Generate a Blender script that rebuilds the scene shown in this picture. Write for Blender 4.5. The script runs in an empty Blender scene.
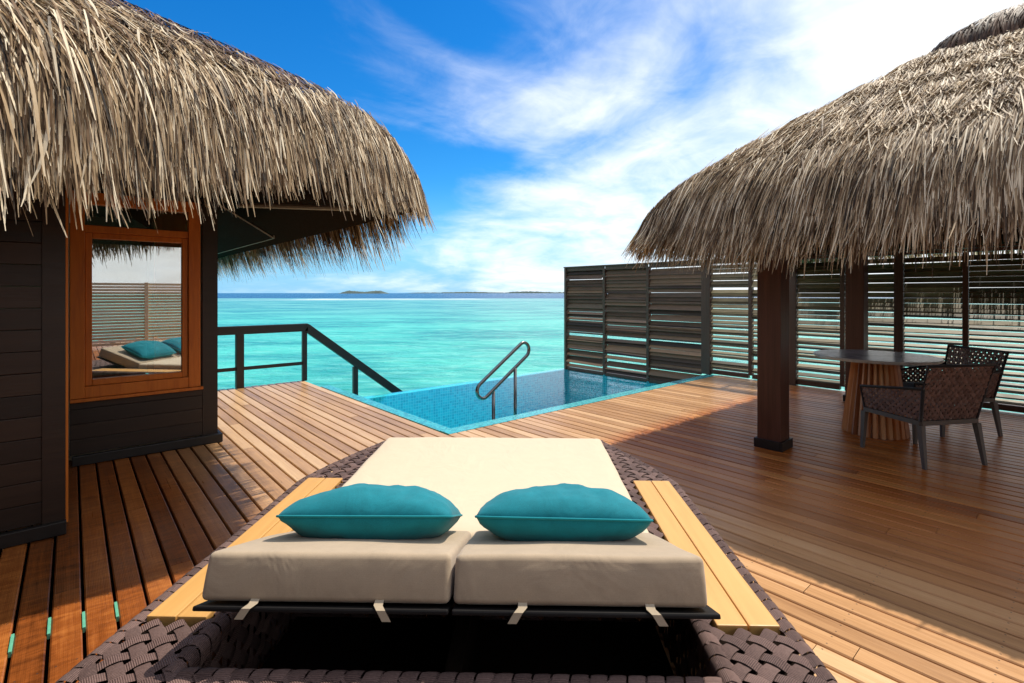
import bpy, bmesh, math, random
import numpy as np
from mathutils import Vector, Matrix, Quaternion

random.seed(7)
RNG = np.random.default_rng(11)
scene = bpy.context.scene
COL = scene.collection
R = math.radians

# ------------------------------------------------------------------ camera
# world X runs along the screen wall side (right-forward), world Y along the deck boards (left-forward)
YAW = R(41.07)
cam_d = bpy.data.cameras.new('camera')
cam_d.sensor_width = 36.0
cam_d.lens = 505 * 36 / 1024
cam_d.shift_y = -48.5 / 1024
cam_d.clip_start = 0.05
cam_d.clip_end = 40000
cam = bpy.data.objects.new('camera', cam_d)
COL.objects.link(cam)
cam.location = (0, 0, 1.42)
cam.rotation_euler = (R(90), 0, -YAW)
scene.camera = cam

# ------------------------------------------------------------------ light
SUN = Vector((1.20, 0.05, 2.0)).normalized()
SUN_EL = math.asin(SUN.z)
SUN_ROT = math.atan2(SUN.x, SUN.y)
sl = bpy.data.lights.new('sun', 'SUN')
sl.energy = 4.1
sl.angle = R(0.5)
sl.color = (1.0, 0.92, 0.79)
so = bpy.data.objects.new('sun', sl)
COL.objects.link(so)
so.rotation_euler = SUN.to_track_quat('Z', 'Y').to_euler()
so.location = (6, -2, 12)

world = bpy.data.worlds.new('World')
scene.world = world
world.use_nodes = True
scene.view_settings.view_transform = 'Standard'
scene.view_settings.look = 'None'
scene.view_settings.gamma = 1.0
scene.view_settings.exposure = 0.25
scene.view_settings.use_curve_mapping = False
scene.cycles.use_denoising = True
scene.cycles.max_bounces = 8
scene.cycles.transparent_max_bounces = 12
scene.cycles.sample_clamp_indirect = 6


class NT:
    """tiny node-tree writer"""
    def __init__(self, tree):
        self.t = tree
        tree.nodes.clear()

    def n(self, typ, inp=None, **props):
        nd = self.t.nodes.new(typ)
        for k, v in props.items():
            setattr(nd, k, v)
        for k, v in (inp or {}).items():
            self.set(nd, k, v)
        return nd

    def set(self, nd, k, v):
        s = nd.inputs[k]
        if isinstance(v, bpy.types.NodeSocket):
            self.t.links.new(v, s)
        elif isinstance(v, bpy.types.Node):
            self.t.links.new(v.outputs[0], s)
        else:
            s.default_value = v

    def math(self, op, a, b=0.0, c=0.0, clamp=False):
        nd = self.n('ShaderNodeMath', operation=op, use_clamp=clamp)
        self.set(nd, 0, a); self.set(nd, 1, b); self.set(nd, 2, c)
        return nd.outputs[0]

    def vmath(self, op, a, b=(0, 0, 0)):
        nd = self.n('ShaderNodeVectorMath', operation=op)
        self.set(nd, 0, a); self.set(nd, 1, b)
        return nd.outputs['Value'] if op in ('DOT_PRODUCT', 'LENGTH') else nd.outputs[0]

    def mix(self, f, a, b, blend='MIX'):
        nd = self.n('ShaderNodeMix', data_type='RGBA', blend_type=blend)
        self.set(nd, 0, f); self.set(nd, 6, a); self.set(nd, 7, b)
        return nd.outputs[2]

    def ramp(self, f, stops, interp='LINEAR'):
        nd = self.n('ShaderNodeValToRGB', {0: f})
        cr = nd.color_ramp
        cr.interpolation = interp
        while len(cr.elements) < len(stops):
            cr.elements.new(0.5)
        for e, (p, c) in zip(cr.elements, stops):
            e.position = p
            e.color = (*c, 1) if len(c) == 3 else c
        return nd.outputs[0]

    def noise(self, vec, scale, detail=3, rough=.5, dist=0.0, dim='3D'):
        nd = self.n('ShaderNodeTexNoise', {'Scale': scale, 'Detail': detail, 'Roughness': rough, 'Distortion': dist})
        if vec is not None:
            self.set(nd, 'Vector', vec)
        return nd.outputs[0]

    def maprange(self, v, a, b, c=0.0, d=1.0, smooth=False):
        nd = self.n('ShaderNodeMapRange', {0: v, 1: a, 2: b, 3: c, 4: d})
        if smooth:
            nd.interpolation_type = 'SMOOTHSTEP'
        return nd.outputs[0]

    def scale(self, vec, s):
        nd = self.n('ShaderNodeMapping', {'Vector': vec, 'Scale': s})
        return nd.outputs[0]


def C4(c):
    return (*c, 1.0)


# sky: Nishita plus a layer of clouds
w = NT(world.node_tree)
sky = w.n('ShaderNodeTexSky', sky_type='NISHITA', sun_disc=False, sun_elevation=SUN_EL, sun_rotation=SUN_ROT,
          altitude=0.0, air_density=1.0, dust_density=0.25, ozone_density=3.0)
geo = w.n('ShaderNodeTexCoord').outputs['Generated']
sep = w.n('ShaderNodeSeparateXYZ', {0: geo})
dz = w.math('MAXIMUM', sep.outputs[2], 0.0)
den = w.math('ADD', dz, 0.20)
px = w.math('DIVIDE', sep.outputs[0], den)
py = w.math('DIVIDE', sep.outputs[1], den)
CLX, CLY = 12.2, -3.1
cl = w.n('ShaderNodeCombineXYZ', {0: px, 1: py, 2: 0.0}).outputs[0]
# amount of cloud by compass direction: clear towards the north-west, white towards the east; unseen bright cloud added behind, left and overhead as fill
side = w.vmath('DOT_PRODUCT', geo, tuple(Vector((math.cos(YAW), -math.sin(YAW), 0))))
front = w.vmath('DOT_PRODUCT', geo, tuple(Vector((math.sin(YAW), math.cos(YAW), 0))))
clm = w.vmath('ADD', cl, (CLX, CLY, 0))
n1 = w.noise(clm, 1.05, 6, .52, .6)
n2 = w.noise(clm, 4.2, 6, .62, .5)
cov = w.math('ADD', w.math('MULTIPLY', n1, 0.90), w.math('MULTIPLY', n2, 0.20))
cov = w.math('ADD', cov, w.math('MULTIPLY', side, 0.53))
low = w.maprange(dz, 0.02, 0.38, 0.10, -0.03)
cov = w.math('ADD', cov, low)
cmask = w.maprange(cov, 0.42, 0.88, 0.0, 1.0, True)
fill_back = w.maprange(front, 0.25, -0.5, 0.0, 0.42, True)
fill_left = w.maprange(side, -0.72, -0.92, 0.0, 0.85, True)
fill_top = w.maprange(dz, 0.62, 0.85, 0.0, 0.6, True)
fill_back = w.math('MULTIPLY', fill_back, w.maprange(n1, .35, .65, .45, 1.5))
cmask = w.math('MAXIMUM', w.math('MAXIMUM', cmask, fill_top), w.math('MAXIMUM', fill_back, fill_left))
ray = w.n('ShaderNodeHueSaturation', {'Saturation': 1.42, 'Value': 0.98, 'Color': sky.outputs[0]})
ray2 = w.mix(1.0, ray.outputs[0], C4((0.48, 1.02, 1.20)), 'MULTIPLY')
# the air just over the sea is pale blue
ray3 = w.mix(w.maprange(dz, 0.0, 0.22, 0.85, 0.0, True), ray2, C4((2.4, 5.0, 7.8)))
cloudc = w.mix(n2, C4((7.6, 8.3, 9.0)), C4((10.8, 10.7, 10.5)))
cloudc = w.mix(fill_back, cloudc, C4((6.6, 6.1, 5.4)))
cloudc = w.mix(fill_left, cloudc, C4((12.0, 11.4, 10.4)))
skyc = w.mix(w.math('MULTIPLY', cmask, 0.95), ray3, cloudc)
bg = w.n('ShaderNodeBackground', {'Color': skyc, 'Strength': 0.115})
w.n('ShaderNodeOutputWorld', {0: bg.outputs[0]})


# ------------------------------------------------------------------ mesh helpers
class MB:
    def __init__(self):
        self.v, self.f, self.tone = [], [], []
        self.cur = 0.5

    def box(self, c, s, M=None):
        """axis box by centre and full size, optional matrix"""
        cx, cy, cz = c
        hx, hy, hz = s[0] / 2, s[1] / 2, s[2] / 2
        P = [Vector((cx + a * hx, cy + b * hy, cz + d * hz)) for d in (-1, 1) for b in (-1, 1) for a in (-1, 1)]
        if M is not None:
            P = [M @ p for p in P]
        self.add(P, [(0, 2, 3, 1), (4, 5, 7, 6), (0, 1, 5, 4), (2, 6, 7, 3), (0, 4, 6, 2), (1, 3, 7, 5)])

    def cbox(self, lo, hi, b=0.006, M=None):
        """box from corner to corner with chamfered edges"""
        bm = bmesh.new()
        bmesh.ops.create_cube(bm, size=1)
        for vv in bm.verts:
            vv.co = Vector([lo[i] + (vv.co[i] + .5) * (hi[i] - lo[i]) for i in range(3)])
        b = min(b, min(abs(hi[i] - lo[i]) for i in range(3)) * .45)
        bmesh.ops.bevel(bm, geom=bm.edges[:], offset=b, segments=2, affect='EDGES', profile=.6)
        self.addbm(bm, M)

    def addbm(self, bm, M=None):
        bm.verts.index_update()
        P = [(M @ q.co) if M is not None else q.co.copy() for q in bm.verts]
        F = [tuple(q.index for q in f.verts) for f in bm.faces]
        bm.free()
        self.add(P, F)

    def add(self, P, F):
        o = len(self.v)
        self.v.extend([tuple(p) for p in P])
        self.f.extend([tuple(i + o for i in f) for f in F])
        self.tone.extend([self.cur] * len(F))

    def tube(self, pts, r, n=10, caps=True, closed=False):
        pts = [Vector(p) for p in pts]
        N = len(pts)
        rr = r if hasattr(r, '__len__') else [r] * N
        rings = []
        up = None
        for i in range(N):
            if closed:
                d = pts[(i + 1) % N] - pts[i - 1]
            else:
                d = pts[min(i + 1, N - 1)] - pts[max(i - 1, 0)]
            d.normalize()
            if up is None:
                up = d.orthogonal().normalized()
            up = (up - d * up.dot(d)).normalized()
            s = d.cross(up)
            rings.append([pts[i] + (up * math.cos(a) + s * math.sin(a)) * rr[i]
                          for a in [2 * math.pi * k / n for k in range(n)]])
        P = [p for g in rings for p in g]
        F = []
        for i in range(N if closed else N - 1):
            j = (i + 1) % N
            for k in range(n):
                k2 = (k + 1) % n
                F.append((i * n + k, i * n + k2, j * n + k2, j * n + k))
        if caps and not closed:
            F.append(tuple(range(n - 1, -1, -1)))
            F.append(tuple((N - 1) * n + k for k in range(n)))
        self.add(P, F)

    def taper(self, a, b, sa, sb, side=None):
        """four sided tapering leg from a (size sa) to b (size sb)"""
        a, b = Vector(a), Vector(b)
        x = Vector(side) if side else Vector((1, 0, 0))
        x.z = 0; x.normalize()
        y = Vector((-x.y, x.x, 0))
        P = []
        for c, s in ((a, sa), (b, sb)):
            for i, j in ((-1, -1), (1, -1), (1, 1), (-1, 1)):
                P.append(c + x * i * s[0] / 2 + y * j * s[1] / 2)
        self.add(P, [(3, 2, 1, 0), (4, 5, 6, 7), (0, 1, 5, 4), (1, 2, 6, 5), (2, 3, 7, 6), (3, 0, 4, 7)])

    def build(self, name, mat, parent=None, smooth=False):
        me = bpy.data.meshes.new(name)
        me.from_pydata(self.v, [], self.f)
        at = me.attributes.new('tone', 'FLOAT', 'FACE')
        at.data.foreach_set('value', self.tone)
        if smooth:
            me.polygons.foreach_set('use_smooth', [True] * len(me.polygons))
        me.update()
        return link(name, me, mat, parent)


def link(name, me, mat, parent=None):
    o = bpy.data.objects.new(name, me)
    if mat is not None and not me.materials:
        me.materials.append(mat)
    COL.objects.link(o)
    if parent is not None:
        o.parent = parent
    return o


def thing(name, label, cat, loc=(0, 0, 0), rz=0.0, group=None):
    o = bpy.data.objects.new(name, None)
    o.empty_display_size = .2
    COL.objects.link(o)
    o.location = loc
    o.rotation_euler = (0, 0, rz)
    return tag(o, label, cat, group)


def tag(o, label, cat, group=None, kind=None):
    o['label'] = label
    o['category'] = cat
    if group:
        o['group'] = group
    if kind:
        o['kind'] = kind
    return o


def struct(o, kind='structure'):
    o['kind'] = kind
    return o


def quads_mesh(name, V, F, tone, mat, parent, smooth=True, sv=None):
    """fast mesh from numpy quads"""
    me = bpy.data.meshes.new(name)
    nv, nf = len(V), len(F)
    me.vertices.add(nv)
    me.vertices.foreach_set('co', np.ascontiguousarray(V, np.float32).ravel())
    me.loops.add(nf * 4)
    me.loops.foreach_set('vertex_index', np.ascontiguousarray(F, np.int32).ravel())
    me.polygons.add(nf)
    me.polygons.foreach_set('loop_start', np.arange(0, nf * 4, 4, dtype=np.int32))
    me.polygons.foreach_set('loop_total', np.full(nf, 4, np.int32))
    me.polygons.foreach_set('use_smooth', np.full(nf, smooth, bool))
    at = me.attributes.new('tone', 'FLOAT', 'FACE')
    at.data.foreach_set('value', np.ascontiguousarray(tone, np.float32))
    if sv is not None:
        a2 = me.attributes.new('along', 'FLOAT', 'POINT')
        a2.data.foreach_set('value', np.ascontiguousarray(sv, np.float32))
    me.update(calc_edges=True)
    me.validate()
    return link(name, me, mat, parent)


# ------------------------------------------------------------------ materials
def new_mat(name):
    m = bpy.data.materials.new(name)
    m.use_nodes = True
    t = NT(m.node_tree)
    return m, t


def out(t, sh, disp=None):
    o = t.n('ShaderNodeOutputMaterial', {0: sh})
    return o


def bump(t, h, strength=.3, dist=.01):
    return t.n('ShaderNodeBump', {'Height': h, 'Strength': strength, 'Distance': dist}).outputs[0]


def tone(t):
    return t.n('ShaderNodeAttribute', attribute_name='tone').outputs['Fac']


def obj_co(t):
    return t.n('ShaderNodeTexCoord').outputs['Object']


def mat_wood(name, dark, mid, light, rough=.45, grain=(70, 3.0, 70), bstr=.25, coat=0.0, tone_amt=.55, spec=.5, figure=0.0):
    m, t = new_mat(name)
    co = obj_co(t)
    tn = tone(t)
    off = t.n('ShaderNodeCombineXYZ', {0: 0.0, 1: t.math('MULTIPLY', tn, 37.0), 2: t.math('MULTIPLY', tn, 11.0)}).outputs[0]
    cc = t.vmath('ADD', co, off)
    g = t.noise(t.scale(cc, grain), 1.0, 5, .6, .6)
    g2 = t.noise(t.scale(cc, (grain[0] * .2, grain[1] * .35, grain[2] * .2)), 1.0, 3, .5, .4)
    f = t.math('ADD', t.math('MULTIPLY', g, .45), t.math('MULTIPLY', g2, .35))
    f = t.math('ADD', f, t.math('MULTIPLY', t.math('SUBTRACT', tn, .5), tone_amt))
    if figure:
        fg = t.noise(t.scale(cc, (grain[0] * .1, grain[1] * 6, 1)), 1.0, 3, .6, 1.2)
        f = t.math('ADD', f, t.math('MULTIPLY', t.math('SUBTRACT', fg, .5), figure))
    c = t.ramp(f, [(.15, dark), (.42, mid), (.72, light)])
    rg = t.maprange(g, .2, .8, rough - .08, rough + .12)
    p = t.n('ShaderNodeBsdfPrincipled', {'Base Color': c, 'Roughness': rg, 'Normal': bump(t, g, bstr, .004)})
    p.inputs['Coat Weight'].default_value = coat
    p.inputs['Coat Roughness'].default_value = .22
    p.inputs['Specular IOR Level'].default_value = spec
    out(t, p.outputs[0])
    return m


def mat_plain(name, col, rough=.5, metal=0.0, var=.15, nscale=30, bstr=.1, spec=.5):
    m, t = new_mat(name)
    co = obj_co(t)
    g = t.noise(co, nscale, 4, .6)
    k = t.maprange(g, .25, .75, 1 - var, 1 + var)
    c = t.vmath('SCALE', C4(col)[:3])
    nd = t.n('ShaderNodeVectorMath', {0: col, 'Scale': k}, operation='SCALE')
    p = t.n('ShaderNodeBsdfPrincipled', {'Base Color': nd.outputs[0], 'Roughness': rough, 'Metallic': metal,
                                         'Normal': bump(t, g, bstr, .004)})
    p.inputs['Specular IOR Level'].default_value = spec
    out(t, p.outputs[0])
    return m


PITCH = .112


def mat_deck():
    """hardwood: redder and darker in the corner by the villa, tan in the open"""
    m, t = new_mat('deck_wood')
    co = obj_co(t)
    tn = tone(t)
    off = t.n('ShaderNodeCombineXYZ', {0: 0.0, 1: t.math('MULTIPLY', tn, 57.0), 2: t.math('MULTIPLY', tn, 19.0)}).outputs[0]
    cc = t.vmath('ADD', co, off)
    g = t.noise(t.scale(cc, (95, 3.2, 20)), 1.0, 5, .62, .5)
    g2 = t.noise(t.scale(cc, (16, 1.1, 5)), 1.0, 4, .55, .6)
    streak = t.noise(t.scale(cc, (5, 26, 1)), 1.0, 4, .62, 1.0)
    blot = t.noise(co, 1.3, 4, .6)
    f = t.math('ADD', t.math('MULTIPLY', g, .40), t.math('MULTIPLY', g2, .40))
    f = t.math('ADD', f, t.math('MULTIPLY', t.math('SUBTRACT', tn, .5), .34))
    f = t.math('ADD', f, t.math('MULTIPLY', t.math('SUBTRACT', blot, .5), .25))
    # base tan boards
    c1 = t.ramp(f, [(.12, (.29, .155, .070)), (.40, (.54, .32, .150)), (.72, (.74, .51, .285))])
    # redder, darker boards near the villa, with cross streaks
    f2 = t.math('ADD', f, t.math('MULTIPLY', t.math('SUBTRACT', streak, .5), .75))
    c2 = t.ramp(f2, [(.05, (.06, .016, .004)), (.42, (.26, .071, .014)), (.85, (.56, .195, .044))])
    # pavilion boards: their shaded look painted in as a richer orange
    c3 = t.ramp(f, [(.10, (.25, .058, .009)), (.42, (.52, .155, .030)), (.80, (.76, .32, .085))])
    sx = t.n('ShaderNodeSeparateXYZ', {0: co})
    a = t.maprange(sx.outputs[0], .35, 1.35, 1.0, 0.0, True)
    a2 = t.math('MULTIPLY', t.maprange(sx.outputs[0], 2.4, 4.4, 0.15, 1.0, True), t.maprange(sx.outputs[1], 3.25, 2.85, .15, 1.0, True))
    by_villa = t.math('ADD', a, t.math('MULTIPLY', t.math('SUBTRACT', blot, .5), .5), clamp=True)
    c = t.mix(by_villa, t.mix(a2, c1, c3), c2)
    # two screws across every board over each joist
    bu = t.math('FRACT', t.math('DIVIDE', t.math('SUBTRACT', sx.outputs[0], 2.845 - PITCH * 70), PITCH))
    su = t.math('MULTIPLY', t.math('SUBTRACT', t.math('ABSOLUTE', t.math('SUBTRACT', bu, .457)), .27), PITCH)
    sv_ = t.math('MULTIPLY', t.math('SUBTRACT', t.math('FRACT', t.math('DIVIDE', sx.outputs[1], .47)), .5), .47)
    rr2 = t.math('ADD', t.math('MULTIPLY', su, su), t.math('MULTIPLY', sv_, sv_))
    screw = t.math('LESS_THAN', rr2, .0036 ** 2)
    c = t.mix(t.math('MULTIPLY', screw, .8), c, C4((.05, .035, .03)))
    rg = t.maprange(g, .2, .8, .24, .40)
    # fine ribs across each board
    rib = t.math('SINE', t.math('MULTIPLY', sx.outputs[0], 2 * math.pi / .0062))
    h = t.math('ADD', g, t.math('MULTIPLY', rib, .12))
    p = t.n('ShaderNodeBsdfPrincipled', {'Base Color': c, 'Roughness': rg, 'Normal': bump(t, h, .22, .004)})
    p.inputs['Specular IOR Level'].default_value = .2
    out(t, p.outputs[0])
    return m


def mat_thatch(name, dark, mid, light, hi, trans=.25):
    m, t = new_mat(name)
    tn = tone(t)
    co = obj_co(t)
    n = t.noise(co, 9.0, 3, .6)
    f = t.math('ADD', tn, t.math('MULTIPLY', t.math('SUBTRACT', n, .5), .35))
    n3 = t.noise(co, 2.3, 3, .6, .5)
    f = t.math('ADD', f, t.math('MULTIPLY', t.math('SUBTRACT', n3, .5), .5))
    c = t.ramp(f, [(.02, dark), (.35, mid), (.70, light), (.97, hi)])
    d = t.n('ShaderNodeBsdfPrincipled', {'Base Color': c, 'Roughness': .62})
    d.inputs['Specular IOR Level'].default_value = .35
    tr = t.n('ShaderNodeBsdfTranslucent', {'Color': c})
    mx = t.n('ShaderNodeMixShader', {0: trans, 1: d.outputs[0], 2: tr.outputs[0]})
    out(t, mx.outputs[0])
    return m


def mat_strap(name, dark, light):
    """braided outdoor rope strap: fine ribs across the strap"""
    m, t = new_mat(name)
    al = t.n('ShaderNodeAttribute', attribute_name='along').outputs['Fac']
    tn = tone(t)
    rib = t.math('SINE', t.math('MULTIPLY', al, 2 * math.pi / .0052))
    n = t.noise(obj_co(t), 160, 3, .6)
    f = t.math('ADD', t.math('MULTIPLY', rib, .16), t.math('MULTIPLY', n, .5))
    f = t.math('ADD', f, t.math('MULTIPLY', tn, .35))
    c = t.ramp(f, [(.1, dark), (.75, light)])
    p = t.n('ShaderNodeBsdfPrincipled', {'Base Color': c, 'Roughness': .68, 'Normal': bump(t, rib, .55, .0016)})
    p.inputs['Specular IOR Level'].default_value = .3
    out(t, p.outputs[0])
    return m


def mat_fabric(name, col, scale=900, sheen=.25, var=.12, rough=.9, bstr=.25):
    m, t = new_mat(name)
    co = obj_co(t)
    wv = t.n('ShaderNodeTexWave', {'Vector': co, 'Scale': scale / 6.0, 'Distortion': .6, 'Detail': 1.0}, bands_direction='X')
    wv2 = t.n('ShaderNodeTexWave', {'Vector': co, 'Scale': scale / 6.0, 'Distortion': .6, 'Detail': 1.0}, bands_direction='Y')
    n = t.noise(co, 14, 5, .6)
    nf = t.noise(co, 350, 2, .6)
    wr = t.noise(t.scale(co, (5, 3.2, 5)), 1.0, 3, .55, .8)
    k = t.maprange(t.math('ADD', t.math('MULTIPLY', n, .5), t.math('MULTIPLY', nf, .5)), .3, .7, 1 - var, 1 + var)
    nd = t.n('ShaderNodeVectorMath', {0: col, 'Scale': k}, operation='SCALE')
    h = t.math('ADD', t.math('MULTIPLY', wv.outputs['Fac'], .15), t.math('MULTIPLY', wv2.outputs['Fac'], .15))
    b1 = t.n('ShaderNodeBump', {'Height': wr, 'Strength': .30, 'Distance': .03})
    b = t.n('ShaderNodeBump', {'Height': t.math('ADD', h, nf), 'Strength': bstr, 'Distance': .0007, 'Normal': b1.outputs[0]})
    p = t.n('ShaderNodeBsdfPrincipled', {'Base Color': nd.outputs[0], 'Roughness': rough, 'Normal': b.outputs[0],
                                         'Sheen Weight': sheen})
    p.inputs['Specular IOR Level'].default_value = .2
    out(t, p.outputs[0])
    return m


def mat_mosaic(name, a, b, c, size=.032, grout=(.55, .72, .70)):
    m, t = new_mat(name)
    co = obj_co(t)
    g = t.n('ShaderNodeNewGeometry').outputs['Normal']
    s = t.n('ShaderNodeSeparateXYZ', {0: co})
    ns = t.n('ShaderNodeSeparateXYZ', {0: g})
    up = t.math('GREATER_THAN', t.math('ABSOLUTE', ns.outputs[2]), .7)
    isx = t.math('GREATER_THAN', t.math('ABSOLUTE', ns.outputs[0]), .7)
    # pick the two in-plane coordinates of each face
    U = t.mix(isx, s.outputs[0], s.outputs[1])
    V = t.mix(up, s.outputs[2], s.outputs[1])
    uu = t.math('DIVIDE', U, size)
    vv = t.math('DIVIDE', V, size)
    cell = t.n('ShaderNodeCombineXYZ', {0: t.math('FLOOR', uu), 1: t.math('FLOOR', vv), 2: 0.0}).outputs[0]
    wn = t.n('ShaderNodeTexWhiteNoise', {'Vector': cell}, noise_dimensions='3D').outputs[0]
    fu = t.math('ABSOLUTE', t.math('SUBTRACT', t.math('FRACT', uu), .5))
    fv = t.math('ABSOLUTE', t.math('SUBTRACT', t.math('FRACT', vv), .5))
    line = t.math('GREATER_THAN', t.math('MAXIMUM', fu, fv), .44)
    col = t.ramp(wn, [(0, a), (.5, b), (1, c)])
    colg = t.mix(line, col, C4(grout))
    p = t.n('ShaderNodeBsdfPrincipled', {'Base Color': colg, 'Roughness': .25})
    out(t, p.outputs[0])
    return m


def mat_pool_water():
    m, t = new_mat('pool_water')
    co = obj_co(t)
    n1 = t.noise(t.scale(co, (1, 1.3, 1)), 8.5, 3, .55, .6)
    n2 = t.noise(co, 21, 2, .5, .4)
    h = t.math('ADD', n1, t.math('MULTIPLY', n2, .22))
    nb = bump(t, h, .11, .03)
    gl = t.n('ShaderNodeBsdfGlossy', {'Color': C4((1, 1, 1)), 'Roughness': .02, 'Normal': nb})
    tr = t.n('ShaderNodeBsdfTransparent', {'Color': C4((.80, .97, .98))})
    fr = t.n('ShaderNodeFresnel', {'IOR': 1.16, 'Normal': nb})
    mx = t.n('ShaderNodeMixShader', {0: fr.outputs[0], 1: tr.outputs[0], 2: gl.outputs[0]})
    out(t, mx.outputs[0])
    return m


def mat_sea():
    m, t = new_mat('sea_water')
    co = obj_co(t)
    s = t.n('ShaderNodeSeparateXYZ', {0: co})
    dist = s.outputs[1]
    wob = t.noise(t.scale(co, (.004, .012, 1)), 1.0, 4, .6)
    d2 = t.math('ADD', dist, t.math('MULTIPLY', t.math('SUBTRACT', wob, .5), 120.0))
    patch = t.noise(t.scale(co, (.06, .15, 1)), 1.0, 6, .66, .6)
    ripple = t.noise(t.scale(co, (.45, 1.3, 1)), 1.0, 6, .68, .6)
    near = t.mix(t.maprange(patch, .36, .62, 0, 1, True), C4((.014, .29, .28)), C4((.075, .54, .44)))
    near = t.mix(t.maprange(ripple, .47, .66, 0, .55, True), near, C4((.20, .66, .54)))  # ripple light painted into the water colour as paler flecks
    mid = t.mix(t.maprange(patch, .4, .6, 0, 1, True), C4((.035, .28, .29)), C4((.15, .47, .42)))
    c = t.mix(t.maprange(d2, 30, 110, 0, 1, True), near, mid)
    # reef flat, then the drop-off into deep water
    c = t.mix(t.maprange(d2, 170, 205, 0, .3, True), c, C4((.30, .50, .50)))
    c = t.mix(t.maprange(d2, 262, 300, 0, 1, True), c, C4((.012, .075, .19)))
    fo = t.noise(t.scale(co, (.03, .16, 1)), 1.0, 5, .65)
    band = t.math('MULTIPLY', t.maprange(d2, 205, 228, 0, 1, True), t.maprange(d2, 262, 280, 1, 0, True))
    band = t.math('MULTIPLY', band, t.math('MULTIPLY', t.maprange(s.outputs[0], -120, -90, 0, 1, True), t.maprange(s.outputs[0], -25, -5, 1, 0, True)))
    foam = t.math('MULTIPLY', band, t.maprange(fo, .47, .55, 0, 1, True))
    c = t.mix(foam, c, C4((.85, .88, .88)))
    w1 = t.noise(t.scale(co, (.9, 1.9, 1)), 1.0, 5, .62, .6)
    w2 = t.noise(t.scale(co, (.12, .3, 1)), 1.0, 4, .6, .4)
    h = t.math('ADD', w1, t.math('MULTIPLY', w2, 2.0))
    p = t.n('ShaderNodeBsdfPrincipled', {'Base Color': c, 'Roughness': .22, 'Normal': bump(t, h, .75, .45)})
    p.inputs['IOR'].default_value = 1.33
    p.inputs['Specular IOR Level'].default_value = .2
    out(t, p.outputs[0])
    return m


def mat_glass(name, refl=.5):
    m, t = new_mat(name)
    gl = t.n('ShaderNodeBsdfGlossy', {'Color': C4((.95, .97, .96)), 'Roughness': .0})
    tr = t.n('ShaderNodeBsdfTransparent', {'Color': C4((.96, .975, .97))})
    mx = t.n('ShaderNodeMixShader', {0: refl, 1: tr.outputs[0], 2: gl.outputs[0]})
    out(t, mx.outputs[0])
    return m


def mat_marble():
    m, t = new_mat('grey_marble')
    co = obj_co(t)
    n = t.noise(co, 5, 6, .65, 1.8)
    v = t.math('ABSOLUTE', t.math('SUBTRACT', t.noise(co, 3.2, 5, .6, 2.2), .5))
    c = t.ramp(n, [(.3, (.34, .32, .29)), (.55, (.54, .51, .46)), (.75, (.68, .65, .59))])
    c = t.mix(t.maprange(v, 0, .03, .7, 0), c, C4((.60, .57, .52)))
    p = t.n('ShaderNodeBsdfPrincipled', {'Base Color': c, 'Roughness': .22})
    out(t, p.outputs[0])
    return m


M = {}
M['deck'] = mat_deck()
M['under'] = mat_plain('dark_underside', (.012, .008, .006), .95, spec=.03)
M['clad'] = mat_wood('dark_cladding', (.009, .004, .002), (.023, .010, .005), (.045, .021, .010), .5, (3.0, 3.0, 90), .3, tone_amt=.4)
M['post'] = mat_wood('stained_post', (.035, .012, .007), (.085, .029, .017), (.15, .056, .033), .42, (60, 60, 2.5), .2)
M['trim'] = mat_wood('window_frame_wood', (.38, .085, .010), (.60, .165, .022), (.74, .26, .045), .5, (40, 40, 3), .15, spec=.3)
M['black'] = mat_wood('black_stained_timber', (.006, .005, .005), (.014, .011, .010), (.03, .024, .02), .45, (4, 40, 40), .15)
M['louvre'] = mat_wood('louvre_timber', (.030, .017, .009), (.080, .046, .025), (.15, .095, .055), .6, (45, 9.0, 45), .3, tone_amt=.7)
M['louvre2'] = mat_wood('olive_lit_louvre', (.06, .046, .022), (.16, .125, .062), (.29, .24, .135), .55, (45, 9.0, 45), .3, tone_amt=.5)  # olive copy of the louvre timber; the light on the slats painted in
M['palefence'] = mat_wood('pale_fence_timber', (.52, .38, .20), (.70, .55, .34), (.80, .66, .46), .6, (3, 60, 60), .2)
M['screenpost'] = mat_wood('screen_post_timber', (.035, .015, .009), (.082, .039, .024), (.13, .07, .045), .5, (60, 60, 2.5), .2)
M['thatch'] = mat_thatch('palm_thatch', (.014, .008, .004), (.175, .098, .043), (.51, .365, .205), (.88, .76, .56))
M['cap'] = mat_thatch('combed_brown_thatch', (.02, .010, .006), (.085, .042, .022), (.17, .092, .052), (.30, .19, .12), .1)
M['thatch2'] = mat_thatch('palm_thatch_golden', (.020, .011, .005), (.21, .120, .055), (.56, .405, .235), (.92, .78, .56))
M['shell'] = mat_plain('thatch_core', (.022, .014, .009), .95, var=.5, nscale=60, spec=.03)
M['net'] = mat_plain('coir_net', (.085, .042, .024), .9, var=.3)
M['soffit'] = mat_wood('soffit_boards', (.006, .004, .003), (.012, .008, .006), (.022, .015, .012), .9, (50, 3, 50), .2, spec=.08)
M['pale'] = mat_plain('pale_batten', (.26, .25, .22), .6, var=.2)
M['strap'] = mat_strap('woven_strap', (.045, .024, .021), (.22, .135, .115))
M['chairstrap'] = mat_strap('chair_strap', (.12, .068, .054), (.34, .205, .160))
M['teak'] = mat_wood('pale_teak', (.52, .27, .075), (.63, .34, .10), (.72, .42, .15), .5, (50, 2.2, 50), .12, tone_amt=.1)
M['cream'] = mat_fabric('cream_canvas', (.67, .545, .39), var=.04)
M['cream2'] = mat_fabric('sand_canvas', (.42, .325, .225), var=.12)
M['teal'] = mat_fabric('teal_velvet', (.003, .185, .235), sheen=.12, var=.22, rough=.8)
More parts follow.
